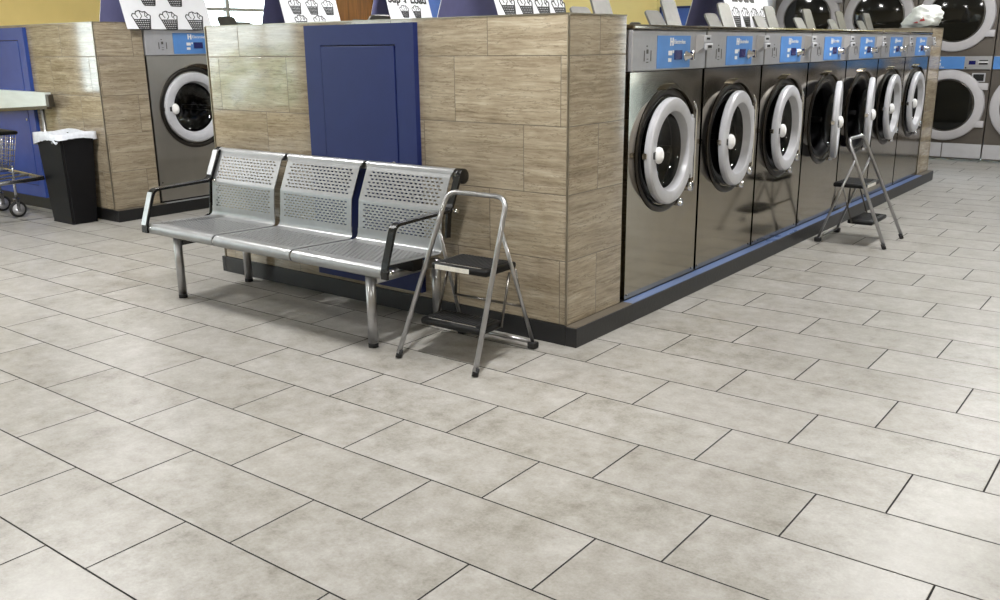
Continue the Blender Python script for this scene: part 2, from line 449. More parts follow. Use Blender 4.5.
def plinth(lab, x0, x1, y0, y1, cp, cl, bay, side):
    t = thing('washer_plinth', lab, 'plinth', ((x0+x1)/2, y0, 0)); off = Vector(t.location)
    b = MB()
    b.box(Vector((x1+.0005, y0-.008, 0))-off, Vector((x1+cp, y1, HC-.003))-off, bev=.003)            # kerb in front of the washers
    b.box(Vector((x0-cl, y0-.008, 0))-off, Vector((x0-.0005, y1, HC-.0005))-off, bev=.003)
    b.box(Vector((x0, y0-.008, 0))-off, Vector((x1, y0-.0005, HC-.0005))-off, bev=.002)
    b.box(Vector((x0, y1+.0005, 0))-off, Vector((x1, y1+.008, HC-.0005))-off, bev=.002)
    b.build('black_base', 'black_base', t)
    f = MB(); f.box(Vector((x0, y0, 0))-off, Vector((x1, y1, HC-.0015))-off); f.build('base_slab', 'gap', t)
    for p, q in ((y0, bay[0]+.03), (bay[1]-.02, y1)):
        q_ = MB(); q_.box(Vector((x1+.001, p, HC-.003))-off, Vector((x1+cp-.006, q, HC-.0002))-off); q_.build('tile_ledge', 'tile', t)
    if side:
        k = MB(); k.box(Vector((x1+.001, bay[0]+.03, HC-.003))-off, Vector((x1+cp-.004, bay[1]-.02, HC-.0002))-off)
        k.build('blue_strip', 'bluetape', t)
    else:
        k = MB(); k.box(Vector((x1+.001, bay[0]+.03, HC-.003))-off, Vector((x1+cp-.004, bay[1]-.02, HC-.0002))-off); k.build('steel_strip', 'panelgrey', t)
    return t
plinth('low black plinth edged with blue tape under the row of seven washers', XM, 0, 0, 6.5615, .06, .034, (.4791, 6.1467), True)
plinth('low black plinth under the washers of the left island', -7.6, -4.7243, .5341, 4.75, .0556, .034, (.9440, 4.40), False)

# ------------------------------------------------------------------ navy access panels
def access_panel(lab, x0, x1, z0, z1, y, ins, skin='navy'):
    t = thing('access_panel', lab, 'panel', ((x0+x1)/2, y, z0)); w = x1-x0; h = z1-z0
    a, b = -w/2, w/2; i0, i1, iz0, iz1 = a+ins, b-ins, .1, h-.1
    f = MB(); th = .032
    f.box((a, -th, 0), (i0, -.001, h)); f.box((i1, -th, 0), (b, -.001, h)); f.box((i0, -th, 0), (i1, -.001, iz0)); f.box((i0, -th, iz1), (i1, -.001, h))
    f.build('frame', skin, t)
    MB().box((i0, -.012, iz0), (i1, -.002, iz1)).build('reveal', 'gap', t)
    d = MB().box((i0+.005, -th-.004, iz0+.005), (i1-.006, -.013, iz1-.006), bev=.002).build('door', skin, t)
    k = MB(); rr = k.lathe([(.0, -th-.012), (.011, -th-.012), (.013, -th-.004), (.0, -th-.004)], (i1-.03, 0, .775-z0), 'y', 16); k.build('lock', 'chrome', d)
    return t
access_panel('navy blue access panel with an inset door behind the perforated bench', -1.642, -.864, .125, 1.452, 0, .122)
access_panel('navy blue access panel behind the white folding table at far left', -7.05, -5.775, .105, 1.535, .5341, .1, 'blue')

# ------------------------------------------------------------------ washers
GW = 'front loading washers of the long island'
def make_washer(name, label, s, kick, theta, group):
    """front face at x=0 looking along +x, y from 0 to .79*s, base at z=0"""
    t = thing(name, label, 'washing machine', group=group)
    W, D = .79, .92; cy, cz = .393, .716; zb = 1.115
    z0 = .006 if not kick else .122
    b = MB()
    b.holed_plate(.012, W-.004, z0, zb, cy, cz, .265, 0.)
    x = -D
    b.box((x, .012, .002), (x+.01, W-.004, zb))
    b.quad([(0,.012,z0),(0,.012,zb),(x,.012,zb),(x,.012,z0)]); b.quad([(0,W-.004,z0),(0,W-.004,zb),(x,W-.004,zb),(x,W-.004,z0)])
    b.quad([(0,.012,z0),(0,W-.004,z0),(x,W-.004,z0),(x,.012,z0)])
    body = b.build('body', 'stain_lit' if kick else 'stain', t, recalc=True, scale=s)
    for yy in (.035, W-.03):
        sc = MB(); sc.lathe([(.0, .004), (.005, .004), (.007, 0), (.0, 0)], (0, yy, .155 if kick else .025), 'x', 10); sc.build('screw', 'stain_dark', body, scale=s)
    if kick:
        k = MB(); k.box((-.02, .012, .012), (.006, W-.004, .108), bev=.004); k.build('kick_panel', 'stain_lit', t, scale=s)
    # control panel and top
    p = MB(); p.box((-.30, .006, zb+.004), (.012, W-.002, 1.308), bev=.004); panel = p.build('control_panel', 'panelgrey', t, scale=s)
    q = MB(); q.box((-D, .004, 1.310), (.02, W-.001, 1.334), bev=.008, seg=3); q.build('top_cover', 'stain', t, scale=s)
    q = MB(); q.box((-D, .02, zb+.001), (-.32, W-.02, 1.296)); q.build('rear_housing', 'stain_dark', t, scale=s)
    pb = MB(); pb.box((.0125, .245, 1.128), (.0145, .60, 1.284)); pb.build('blue_label', 'panelblue', panel, scale=s)
    l = MB(); l.box((.015, .425, 1.168), (.018, .505, 1.214)); l.build('display', 'lcd', panel, scale=s)
    wd = MB(); wd.box((.015, .375, 1.236), (.0165, .385, 1.274)); wd.box((.015, .398, 1.236), (.0165, .41, 1.274)); wd.box((.015, .385, 1.252), (.0165, .398, 1.259)); wd.build('logo_print', 'white', panel, scale=s)
    wd = MB()
    wd.box((.015, .36, 1.19), (.0165, .398, 1.212)); wd.box((.015, .36, 1.158), (.0165, .392, 1.176)); wd.box((.015, .405, 1.2), (.0165, .416, 1.214))
    wd.build('white_print', 'white', panel, scale=s)
    tx = text_mesh('Electrolux', .03*s, 'lettering', 'white', panel, (.0155*s, .417*s, 1.245*s), (pi/2, 0, pi/2), 'LEFT')
    dk = MB()
    for (yy, zz, a, h) in ((.15, 1.21, .018, .02), (.145, 1.235, .012, .006), (.152, 1.175, .016, .004), (.15, 1.16, .02, .004), (.12, 1.19, .006, .05), (.185, 1.19, .006, .05)):
        dk.box((.0125, yy-a/2, zz-h/2), (.0135, yy+a/2, zz+h/2))
    dk.build('black_print', 'stain_dark', panel, scale=s)
    kn = MB(); kn.lathe([(.0, .0145), (.026, .0145), (.026, .02), (.017, .024), (.015, .05), (.011, .054), (.0, .054)], (0, .553, 1.185), 'x', 20)
    kn.box((.04, .545, 1.165), (.062, .561, 1.21), bev=.004); kn.build('selector_knob', 'chrome', panel, scale=s)
    cb = MB()
    cb.prism([(.0125, .665, 1.195), (.0125, .665, 1.29), (.045, .69, 1.285), (.045, .69, 1.225)], (0, .075, 0))
    cbo = cb.build('coin_slot', 'panelgrey', panel, scale=s)
    cp = MB(); cp.box((.045, .688, 1.25), (.052, .768, 1.288), bev=.004); cp.box((.045, .693, 1.212), (.06, .775, 1.246), bev=.006); cp.build('slot_plate', 'doorgrey', panel, scale=s)
    cs = MB(); cs.box((.052, .71, 1.264), (.0535, .748, 1.275)); cs.box((.06, .712, 1.222), (.0615, .756, 1.236)); cs.build('slot_opening', 'gap', panel, scale=s)
    # detergent box and its two lids on the top
    sb = MB(); sb.box((-.55, .22, 1.335), (-.40, .72, 1.348), bev=.006); sb.build('detergent_box', 'lid', t, scale=s)
    for (ya, yb, L, tilt) in (((.262, .452, .10, 35), (.468, .662, .13, 74)) if kick else ((.305, .495, .10, 30), (.51, .70, .17, 20))):
        m = MB(); pts = fillet([(0, ya, 0), (0, ya+.005, L), (0, yb-.005, L), (0, yb, 0)], .03)
        m.prism(pts, (.012, 0, 0)); m.xf(Matrix.Translation((-.50, 0, 1.348)) @ Matrix.Rotation(R(-tilt), 4, 'Y'))
        m.build('detergent_lid', 'lid', t, scale=s)
    # tub behind the opening
    rim = MB(); rim.lathe([(.268, -.002), (.312, -.002), (.315, .004), (.308, .009), (.292, .010), (.28, .004), (.272, -.012)], (0, cy, cz), 'x', 64); rim.build('door_frame', 'bezel', t, scale=s, sharp=40)
    ho_ = MB(); a_ = [R(28+74*k/14) for k in range(15)]
    lo = [(.0, cy+.314*cos(q), cz+.314*sin(q)) for q in a_]; hi = [(.0, cy+(.318+.03*sin(pi*k/14))*cos(q), cz+(.318+.03*sin(pi*k/14))*sin(q)) for k, q in enumerate(a_)]
    ho_.prism(lo+hi[::-1], (.028, 0, 0)); ho_.build('door_hood', 'stain', t, scale=s, sharp=40)
    gk = MB(); gk.lathe([(.272, .002), (.256, -.004), (.222, -.02), (.22, -.07), (.235, -.09), (.262, -.06)], (0, cy, cz), 'x', 56); gk.build('gasket', 'gasket', t, scale=s)
    dr = MB(); rs = dr.lathe([(.236, -.05), (.25, -.07), (.255, -.5), (.19, -.52), (.06, -.50)], (0, cy, cz), 'x', 48, closed=False); dr.disc(rs[-1])
    for k in range(3):
        a = R(20+120*k)
        dr.box((-.48, -.02, .20), (-.08, .02, .255), bev=.01)
        bmesh.ops.rotate(dr.bm, cent=(0, 0, 0), matrix=Matrix.Rotation(0, 3, 'X'), verts=[])
    vs = [v for v in dr.bm.verts if abs(v.co.y) < .0301 and .19 < v.co.z < .26 and -.49 < v.co.x < -.07]
    isl = len(vs)//3
    for k in range(3):
        bmesh.ops.transform(dr.bm, matrix=Matrix.Translation((0, cy, cz)) @ Matrix.Rotation(R(25+120*k), 4, 'X'), verts=vs[k*isl:(k+1)*isl])
    dr.build('drum', 'drum', t, scale=s)
    # hinge side
    hp = MB(); hp.box((.001, cy+.262, cz-.17), (.022, cy+.288, cz+.17), bev=.005)
    hp.build('hinge_plate', 'doorgrey', t, scale=s)
    hc = MB()
    hc.tube(fillet([(.004, cy+.285, cz+.235), (.012, cy+.318, cz+.20), (.012, cy+.318, cz-.20), (.004, cy+.28, cz-.23)], .03, 5), .0075, 10)
    hc.lathe([(.0, .0), (.024, .0), (.024, .03), (.0, .03)], (0, cy+.265, cz-.215), 'x', 14); hc.lathe([(.0, .0), (.02, .0), (.02, .03), (.0, .03)], (0, cy+.15, cz-.285), 'x', 14)
    hc.build('hinge', 'chrome', t, scale=s)
    # door: origin at the hinge pin
    P = (.006*s, (cy+.262)*s, cz*s); ox = -.272
    dm = MB()
    dm.lathe([(.190, -.012), (.264, -.006), (.270, .002), (.270, .022), (.263, .032), (.250, .035), (.212, .034), (.203, .030)], (0, ox, 0), 'x', 64)
    for zz in (-.15, .11): dm.box((-.004, ox+.25, zz), (.02, .004, zz+.04), bev=.006)
    door = dm.build('door', 'doorgrey', t, scale=s, sharp=32); door.location = P; door.rotation_euler = (0, 0, theta)
    g = MB(); rs = g.lathe([(.198, .012), (.192, -.03), (.165, -.06), (.09, -.078), (.02, -.08)], (0, ox, 0), 'x', 48, closed=False); g.disc(rs[-1]); g.build('door_glass', 'darkglass', door, scale=s)
    hd = MB(); hy = ox-.214
    hd.lathe([(.0, .045), (.016, .046), (.026, .056), (.029, .07), (.026, .084), (.015, .094), (.0, .097)], (0, hy+.014, 0), 'x', 20)
    bmesh.ops.translate(hd.bm, vec=(-.022, 0, 0), verts=hd.bm.verts); bmesh.ops.scale(hd.bm, vec=(.9, 1, 1.45), verts=hd.bm.verts)
    ho = hd.build('door_handle', 'white', door, scale=s)
    hs = MB(); hs.prism([(.020, hy-.03, -.016), (.020, hy+.045, -.028), (.020, hy+.045, .028), (.020, hy-.03, .016)], (.018, 0, 0)); hs.build('handle_base', 'gasket', door, scale=s)
    lk = MB(); lk.box((-.012, ox-.276, -.014), (.014, ox-.262, .014), bev=.003); lk.build('latch', 'chrome', door, scale=s)
    return t

ys = [.512+.8*k for k in range(7)]
th = [3, 5.5, 4.2, 15.5, 14, 4.6, 2.2]
labs = ['stainless front loading washer nearest the tiled corner, first of the row',
        'second stainless washer from the tiled corner with its round door ajar',
        'third stainless washer from the tiled corner, reflecting the step stool in its lower front',
        'fourth stainless washer from the tiled corner, its round door swung edge on',
        'stainless washer directly behind the step stool with its door swung edge on',
        'second stainless washer from the far end of the long row',
        'last stainless washer of the long row beside the far tiled pier']
w0 = make_washer('washing_machine', labs[0], 1.0, False, R(th[0]), GW)
w0.location = (0, ys[0], HC)
for i in range(1, 7):
    w = dup(w0, labs[i], (0, ys[i], HC))
    for c in w.children:
        if c.name == 'door' or c.name.startswith('door.'): c.rotation_euler = (0, 0, R(th[i]))
for i in range(7):
    w = dup(w0, 'stainless washer on the far hidden side of the long island', (XM, ys[i]+.79, HC), pi, 'washers on the far side of the long island')
    for c in list(w.children):
        if c.name.startswith('detergent_lid') and max(v.co.z for v in c.data.vertices) > 1.45: bpy.data.objects.remove(c)
wb = make_washer('washing_machine', 'stainless washer with closed round door at left beside the trash bin', 1.075, True, 0., 'washers of the left island')
wb.location = (-4.7243, .949, HC)
for k, lb in ((1, 'second washer of the left island, its low lid showing before the upper left window'), (2, 'third washer of the left island hidden below its tent sign'), (3, 'fourth washer of the left island behind the tiled wall')):
    dup(wb, lb, (-4.7243, .949+.862*k, HC))

# ------------------------------------------------------------------ bench
def strip(mb, prof_a, prof_b, xs0, xs1, holes=None, side=.05):
    """one row of sheet between two profile points; holes = (count, fill_x, fill_s, offset)"""
    A, B = Vector((0, *prof_a)), Vector((0, *prof_b))
    def P(x, t): v = A.lerp(B, t); return mb.bm.verts.new((x, v.y, v.z))
    if not holes:
        mb.bm.faces.new([P(xs0, 0), P(xs1, 0), P(xs1, 1), P(xs0, 1)]); return
    n, fx, fs, off = holes
    a, b = xs0+side, xs1-side; pitch = (b-a)/n
    a += off*pitch; b = a+pitch*(n-(1 if off else 0)); nn = n-(1 if off else 0)
    mb.bm.faces.new([P(xs0, 0), P(a, 0), P(a, 1), P(xs0, 1)]); mb.bm.faces.new([P(b, 0), P(xs1, 0), P(xs1, 1), P(b, 1)])
    for k in range(nn):
        x0 = a+k*pitch; x1 = x0+pitch; hx = pitch*(1-fx)/2; s0 = (1-fs)/2
        o = [P(x0, 0), P(x1, 0), P(x1, 1), P(x0, 1)]
        c = .25*(x1-x0-2*hx)
        q = [P(x0+hx, s0), P(x1-hx, s0), P(x1-hx, 1-s0), P(x0+hx, 1-s0)]
        for j in range(4): mb.bm.faces.new([o[j], o[(j+1) % 4], q[(j+1) % 4], q[j]])

def smooth_pts(pts, n=4, r=.02): return [(p.y, p.z) for p in fillet([(0, *q) for q in pts], r, n)]

def seat_shell(x0, x1):
    mb = MB()
    def plain(pts, ins=0.):
        for a, b in zip(pts, pts[1:]): strip(mb, a, b, x0+ins, x1-ins)
    def rows(a, b, n, cnt, fs=.42, ins=.004):
        for k in range(n):
            p = (a[0]+(b[0]-a[0])*k/n, a[1]+(b[1]-a[1])*k/n); q = (a[0]+(b[0]-a[0])*(k+1)/n, a[1]+(b[1]-a[1])*(k+1)/n)
            strip(mb, p, q, x0+ins, x1-ins, (cnt, .62, fs*1.2, .5*(k % 2)), .028)
    # waterfall front
    plain([(-.55, .352)] + [(-.578+.030*cos(a), .382+.030*sin(a)) for a in [R(-90-180*i/14) for i in range(15)]], 0)
    plain([(-.578, .412), (-.545, .411)], .001)
    rows((-.545, .411), (-.25, .401), 14, 20, .36)
    cs = smooth_pts([(-.25, .401), (-.182, .399), (-.178, .455)], 7, .05)
    for i_, (a, b) in enumerate(zip(cs, cs[1:])): strip(mb, a, b, x0+.004+.0016*i_, x1-.004-.0016*i_)
    rows((-.178, .455), (-.166, .585), 9, 17, .36, ins=.02)
    plain(smooth_pts([(-.166, .585), (-.165, .598), (-.158, .612)], 3, .01), .02)
    rows((-.158, .612), (-.102, .742), 8, 17, .36, ins=.02)
    cs = [(-.102, .742), (-.094, .757)] + [(-.068+.024*cos(a), .760+.024*sin(a)) for a in [R(165-225*i/12) for i in range(13)]]
    for i_, (a, b) in enumerate(zip(cs, cs[1:])): q_ = max(.003, .02-.006*i_); strip(mb, a, b, x0+q_, x1-q_)
    return mb

bench = thing('waiting_bench', 'three seat perforated grey steel bench in front of the tiled wall', 'bench', (-1.485, -.3, 0))
BO = Vector((-1.485, -.3, 0))
edges = [-2.40, -1.79, -1.18, -.57]
first = None
for k in range(3):
    mb = seat_shell(-.2985, .2985); mb.xf(Matrix.Translation((0, .3, 0)))
    if first is None:
        first = mb.build('seat_shell', 'seatsteel', bench, recalc=False)
        sol = first.modifiers.new('sheet', 'SOLIDIFY'); sol.thickness = .004; sol.offset = -1
        o = first
    else:
        mb.bm.free(); o = first.copy(); COL.objects.link(o); o.parent = bench
    o.location = (edges[k]+.305-BO.x, 0, 0)
def bput(mb, name, m, parent=None, sharp=None):
    return mb.xf(Matrix.Translation(-BO)).build(name, m, parent or bench, sharp=sharp)
b = MB(); b.box((-2.36, -.36, .335), (-.61, -.29, .392), bev=.006); bput(b, 'crossbeam', 'blackpl')
def bar_path(mb, path, x0, x1, th):
    P = [Vector((0, *p)) for p in path]; L, Rr = [], []
    for i, p in enumerate(P):
        t = (P[min(i+1, len(P)-1)]-P[max(i-1, 0)]).normalized(); n = Vector((0, -t.z, t.y))
        L.append(p+n*th/2); Rr.append(p-n*th/2)
    loop = [(x0, v.y, v.z) for v in L+Rr[::-1]]
    n = len(loop); A = [mb.bm.verts.new(p) for p in loop]; B = [mb.bm.verts.new((x1, p[1], p[2])) for p in loop]
    m = len(P)
    for i in range(m-1):
        for S_ in (A, B): mb.bm.faces.new([S_[i], S_[i+1], S_[n-2-i], S_[n-1-i]])
    for i in range(n): mb.bm.faces.new([A[i], A[(i+1) % n], B[(i+1) % n], B[i]])
ap = smooth_pts([(-.612, .362), (-.61, .41), (-.545, .592), (-.19, .602), (-.165, .62), (-.095, .775)], 4, .03)
for (x0, x1) in ((-2.418, -2.368), (-.562, -.526)):
    b = MB(); bar_path(b, ap, x0, x1, .013); arm = bput(b, 'armrest', 'blackgloss')
    if x0 < -1:
        for q_ in ([(-.619, .405), (-.558, .580)], [(-.169, .635), (-.108, .772)]):
            c = MB(); bar_path(c, q_, x0+.003, x1-.004, .006); bput(c, 'pale_strip', 'tube', arm)  # pale strips on the left armrest only
    c = MB(); c.lathe([(.0, x1+.001), (.010, x1+.001), (.010, x1+.022), (.0, x1+.022)], (0, -.16, .602), 'x', 12); bput(c, 'bolt', 'chrome', arm)
    c = MB(); c.lathe([(.0, x1+.001), (.008, x1+.001), (.008, x1+.012), (.0, x1+.012)], (0, -.60, .39), 'x', 12); bput(c, 'bolt', 'chrome', arm)
for (x0, x1) in ((-2.406, -2.398), (-.573, -.561)):
    b = MB()
    bar_path(b, [(-.163, .47), (-.150, .588), (-.078, .75)], x0, x1, .03)
    if x0 < -1: bar_path(b, [(-.565, .385), (-.23, .383), (-.175, .405), (-.163, .48)], x0, x1, .022)
    b.lathe([(.0, x0), (.036, x0), (.036, x1+.03 if x1 > -1 else x1), (.026, x1+.036 if x1 > -1 else x1), (.0, x1+.036 if x1 > -1 else x1)], (0, -.076, .752), 'x', 24)
    bput(b, 'end_cap', 'blackgloss')
for x in (-2.215, -.715):
    for y in (-.535, -.085):
        b = MB(); b.tube([(x, y, .02), (x, y, .352 if y < -.3 else .335)], .023, 14); lg = bput(b, 'leg', 'tube')
        f = MB(); f.lathe([(.0, 0), (.0235, 0), (.0235, .021), (.0, .021)], (x, y, 0), 'z', 14); bput(f, 'foot', 'rubber', lg)
    b = MB(); b.tube([(x, -.515, .318), (x, -.105, .318)], .024, 14); bput(b, 'leg_rail', 'tube' if x > -1 else 'blackgloss')

# ------------------------------------------------------------------ step stools
def make_stool(label):
    """faces -y; origin between the front feet line and the rear feet"""
    t = thing('step_stool', label, 'step stool', group='folding step stools')
    A, T = .215, .152
    yf, yt, zt = -.225, .085, .712
    f = MB(); path = fillet([(-A, yf, .02), (-T-.012, yt, zt), (T+.012, yt, zt), (A, yf, .02)], .06, 7)
    # straight legs need no extra points
    f.tube(path, .0115, 12); fr = f.build('front_frame', 'tube', t)
    for x in (-A, A):
        q = MB(); q.tube([(x, yf-.004, 0), (x*.995, yf+.01, .035)], .0145, 12); q.build('foot', 'rubber', fr)
    r = MB(); B = .205
    r.tube([(-.178, .024, .575), (-B, .225, .022)], .0085, 10); r.tube([(.178, .024, .575), (B, .225, .022)], .0085, 10)
    r.tube([(-B, .222, .03), (B, .222, .03)], .0085, 10); rr = r.build('rear_frame', 'tube', t)
    for x in (-B, B):
        q = MB(); q.box((x-.02, .20, 0), (x+.02, .245, .032), bev=.008); q.build('foot', 'rubber', rr)
    # steps: x half, y range, z
    def yat(z): return yf+(yt-yf)*z/zt
    for (z, hw, dep, y0, name) in ((.414, .156, .225, yat(.412)-.012, 'top_step'), (.172, .172, .17, yat(.172)+.025, 'lower_step')):
        s = MB(); s.box((-hw, y0, z-.032), (hw, y0+dep, z), bev=.012, seg=3); st = s.build(name, 'blackpl', t, sharp=40)
        tr = MB()
        n = 16
        for k in range(n):
            x = -hw+.03+(2*hw-.06)*k/(n-1); tr.box((x-.005, y0+.03, z), (x+.005, y0+dep-.02, z+.0025))
        tr.build('tread', 'rubber', st)
        e = MB(); e.box((-hw+.04, y0+.014, z+.0005), (hw-.04, y0+.02, z+.003)); e.build('edge_strip', 'chrome', st)
        if name == 'top_step':
            l = MB(); l.box((-.13, y0-.0016, z-.027), (.06, y0, z-.006)); l.build('sticker', 'sticker', st)
    b = MB()
    for x in (-1, 1):
        b.tube([(x*.18, yat(.15)+.17, .15), (x*.17, yat(.38)+.15, .38)], .006, 8)
        b.tube([(x*.165, yat(.405)+.19, .385), (x*.19, .155, .21)], .006, 8)
    b.tube([(-.19, .15, .215), (.19, .15, .215)], .006, 8)
    b.build('brace', 'stain_dark', t)
    return t
s1 = make_stool('folding steel step stool with black treads beside the perforated bench')
s1.location = (-.302, -.348, 0); s1.rotation_euler = (0, 0, R(1.5))
s2 = dup(s1, 'folding steel step stool with black treads standing in front of the washers', (.366, 3.165, 0), R(90))

# ------------------------------------------------------------------ trash bin
tb = thing('trash_bin', 'tall black trash bin with white liner beside the left tiled wall', 'trash bin', (-5.04, .362, 0))
b = MB()
def ring4(w, d, z): return [(-w, -d, z), (w, -d, z), (w, d, z), (-w, d, z)]
prof = [(.16, .105, .0), (.162, .107, .01), (.196, .138, .68), (.204, .146, .685), (.204, .146, .70), (.19, .132, .70), (.158, .104, .03)]
rings = [[b.bm.verts.new(p) for p in ring4(*q)] for q in prof]
for r0, r1 in zip(rings, rings[1:]):
    for k in range(4): b.bm.faces.new([r0[k], r0[(k+1) % 4], r1[(k+1) % 4], r1[k]])
b.bm.faces.new(rings[0][::-1]); b.bm.faces.new(rings[-1])
bmesh.ops.bevel(b.bm, geom=[e for e in b.bm.edges if abs(e.verts[0].co.z-e.verts[1].co.z) > .1], offset=.018, segments=3, affect='EDGES')
b.build('bin_body', 'bin', tb, sharp=35)
l = MB(); N = 72; rows_ = []
random.seed(11)
def per(k, w, d):
    a = 2*pi*k/N; c, s_ = cos(a), sin(a); m = max(abs(c)/w, abs(s_)/d); return c/m, s_/m
jit = [random.uniform(-.012, .012) for _ in range(N)]
for (w, d, z, j) in ((.15, .10, .60, 0), (.18, .12, .69, .2), (.20, .142, .722, .5), (.212, .153, .722, .5), (.214, .155, .69, .5), (.217, .157, .645, 1.0)):
    row = []
    for k in range(N):
        x, y = per(k, w, d); zz = z+jit[k]*j*.25+(.008*sin(3*2*pi*k/N+1) if j >= .5 else 0)
        if j == 1.0: zz += .035*cos(2*pi*k/N+.5)
        f = 1+jit[(k*7) % N]*.35*min(j, 1); row.append(l.bm.verts.new((x*f, y*f, zz)))
    rows_.append(row)
for r0, r1 in zip(rows_, rows_[1:]):
    for k in range(N):
        q = l.bm.faces.new([r0[k], r0[(k+1) % N], r1[(k+1) % N], r1[k]]); q.smooth = True
l.build('liner', 'liner', tb)
w_ = MB(); w_.tube([(.10, -.158, .65), (.13, -.162, .665), (.16, -.160, .645), (.175, -.16, .655)], .008, 8); w_.build('knot', 'liner', tb)

# ------------------------------------------------------------------ folding table at the left
ft = thing('folding_table', 'white fold-down table edge across the blue panel at far left', 'table', (-5.6, .3, 0))
FO = Vector((-5.6, .3, 0))
def fput(mb, n, m, p=None): return mb.xf(Matrix.Translation(-FO)).build(n, m, p or ft)
b = MB(); b.prism([(-5.43, .44, 1.012), (-7.4, .44, 1.034), (-7.4, .44, .80), (-5.43, .44, .908)], (0, .055, 0)); fput(b, 'tabletop', 'tabletop')
b = MB(); b.box((-5.43, .443, .90), (-5.385, .492, 1.0), bev=.006); b.prism([(-5.44, .45, .907), (-7.4, .45, .80), (-7.4, .45, .775), (-5.44, .45, .88)], (0, .04, 0)); fput(b, 'edge_frame', 'stain_dark')
for x in (-5.56, -7.2):
    b = MB(); b.tube([(x, .47, 0), (x, .47, .89)], .016, 12); fput(b, 'leg', 'tube')

# ------------------------------------------------------------------ laundry cart
ct = thing('laundry_cart', 'chrome wire laundry cart on casters at the left edge', 'cart', (-5.70, -.03, 0), R(-6))
b = MB(); b.tube(fillet([(.50, .30, .36), (.44, -.30, .33), (-.44, -.30, .33), (-.44, .30, .36), (.50, .30, .36), (.44, -.30, .33)], .05, 5)[:-1], .017, 10)
for x in (-.25, .0, .2): b.tube([(x, -.30, .33), (x, .30, .36)], .009, 8)
b.build('base_frame', 'wire', ct)
b = MB(); rim = [(.285, .21, .71), (.285, -.23, .71), (-.40, -.23, .71), (-.40, .21, .71)]
bot = [(.25, .17, .44), (.25, -.19, .44), (-.36, -.19, .44), (-.36, .17, .44)]
for k in range(4):
    a0, a1, c0, c1 = map(Vector, (rim[k], rim[(k+1) % 4], bot[k], bot[(k+1) % 4])); n = 12
    for j in range(n): b.tube([a0.lerp(a1, j/n), c0.lerp(c1, j/n)], .0025, 6)
for j in range(1, 7):
    t_ = j/6; b.tube([Vector(rim[k]).lerp(Vector(bot[k]), t_) for k in range(4)], .003, 6, closed=True)
for j in range(1, 10): b.tube([Vector(bot[0]).lerp(Vector(bot[3]), j/10), Vector(bot[1]).lerp(Vector(bot[2]), j/10)], .0025, 6)
b.build('wire_basket', 'wire', ct)
b = MB(); b.tube([Vector(p)+Vector((0, 0, .004)) for p in rim], .015, 10, closed=True); b.build('basket_rim', 'blackpl', ct)
b = MB()
for x, y in ((.24, .16), (.24, -.18), (-.35, -.18), (-.35, .16)): b.tube([(x, y, .345), (x, y, .45)], .009, 8)
b.build('support_post', 'wire', ct)
for x, y in ((.06, .215), (.30, -.22), (-.40, -.2), (-.38, .24)):
    w = MB(); w.lathe([(.0, -.015), (.05, -.015), (.066, -.012), (.068, 0), (.066, .012), (.05, .015), (.0, .015)], (x, y, .068), 'x', 28)
    wo = w.build('caster_wheel', 'rubber', ct)
    h = MB(); h.lathe([(.0, -.019), (.048, -.017), (.048, .017), (.0, .019)], (x, y, .068), 'x', 20); h.build('hub', 'panelgrey', wo)
    h = MB(); h.box((x-.028, y-.014, .06), (x-.022, y+.014, .15)); h.box((x+.022, y-.014, .06), (x+.028, y+.014, .15)); h.box((x-.028, y-.02, .15), (x+.028, y+.02, .16)); h.tube([(x, y, .16), (x, y, .335)], .011, 10); h.build('fork', 'wire', wo)

# ------------------------------------------------------------------ tent signs
def basket_icon(mb, cx, cy, w, h, x=0.):
    """line drawing of a heaped laundry basket in the local (y,z) sheet plane"""
    def seg(p, q, t=.006):
        p, q = Vector((0, *p)), Vector((0, *q)); d = (q-p); n = Vector((0, -d.z, d.y)).normalized()*t/2
        mb.prism([(x, *(v.yz)) for v in (p-n, q-n, q+n, p+n)], (.0012, 0, 0))
    B = lambda u, v: (cx+u*w, cy+v*h)
    b0, b1, t0, t1 = (-.26, -.5), (.3, -.5), (-.42, .0), (.42, .02)
    lerp = lambda a, b, k: (a[0]+(b[0]-a[0])*k, a[1]+(b[1]-a[1])*k)
    for a, b in ((b0, b1), (b0, t0), (b1, t1), (t0, t1)): seg(B(*a), B(*b), .009)
    for k in (.2, .4, .6, .8): seg(B(*lerp(b0, t0, k)), B(*lerp(b1, t1, k)), .009)
    for k in (.15, .3, .45, .6, .75, .9): seg(B(*lerp(b0, b1, k)), B(*lerp(t0, t1, k)), .007)
    heap = [t0, (-.5, .22), (-.42, .34), (-.3, .3), (-.24, .44), (-.06, .5), (.1, .42), (.24, .46), (.36, .3), (.48, .24), (.44, .1), t1]
    for a, b in zip(heap, heap[1:]): seg(B(*a), B(*b), .008)
    for a, b in (((-.3, .3), (-.2, .12)), ((-.06, .5), (.02, .2)), ((.02, .2), (-.1, .06)), ((.24, .46), (.18, .22)), ((.18, .22), (.3, .1)), ((.36, .3), (.26, .2))): seg(B(*a), B(*b), .006)

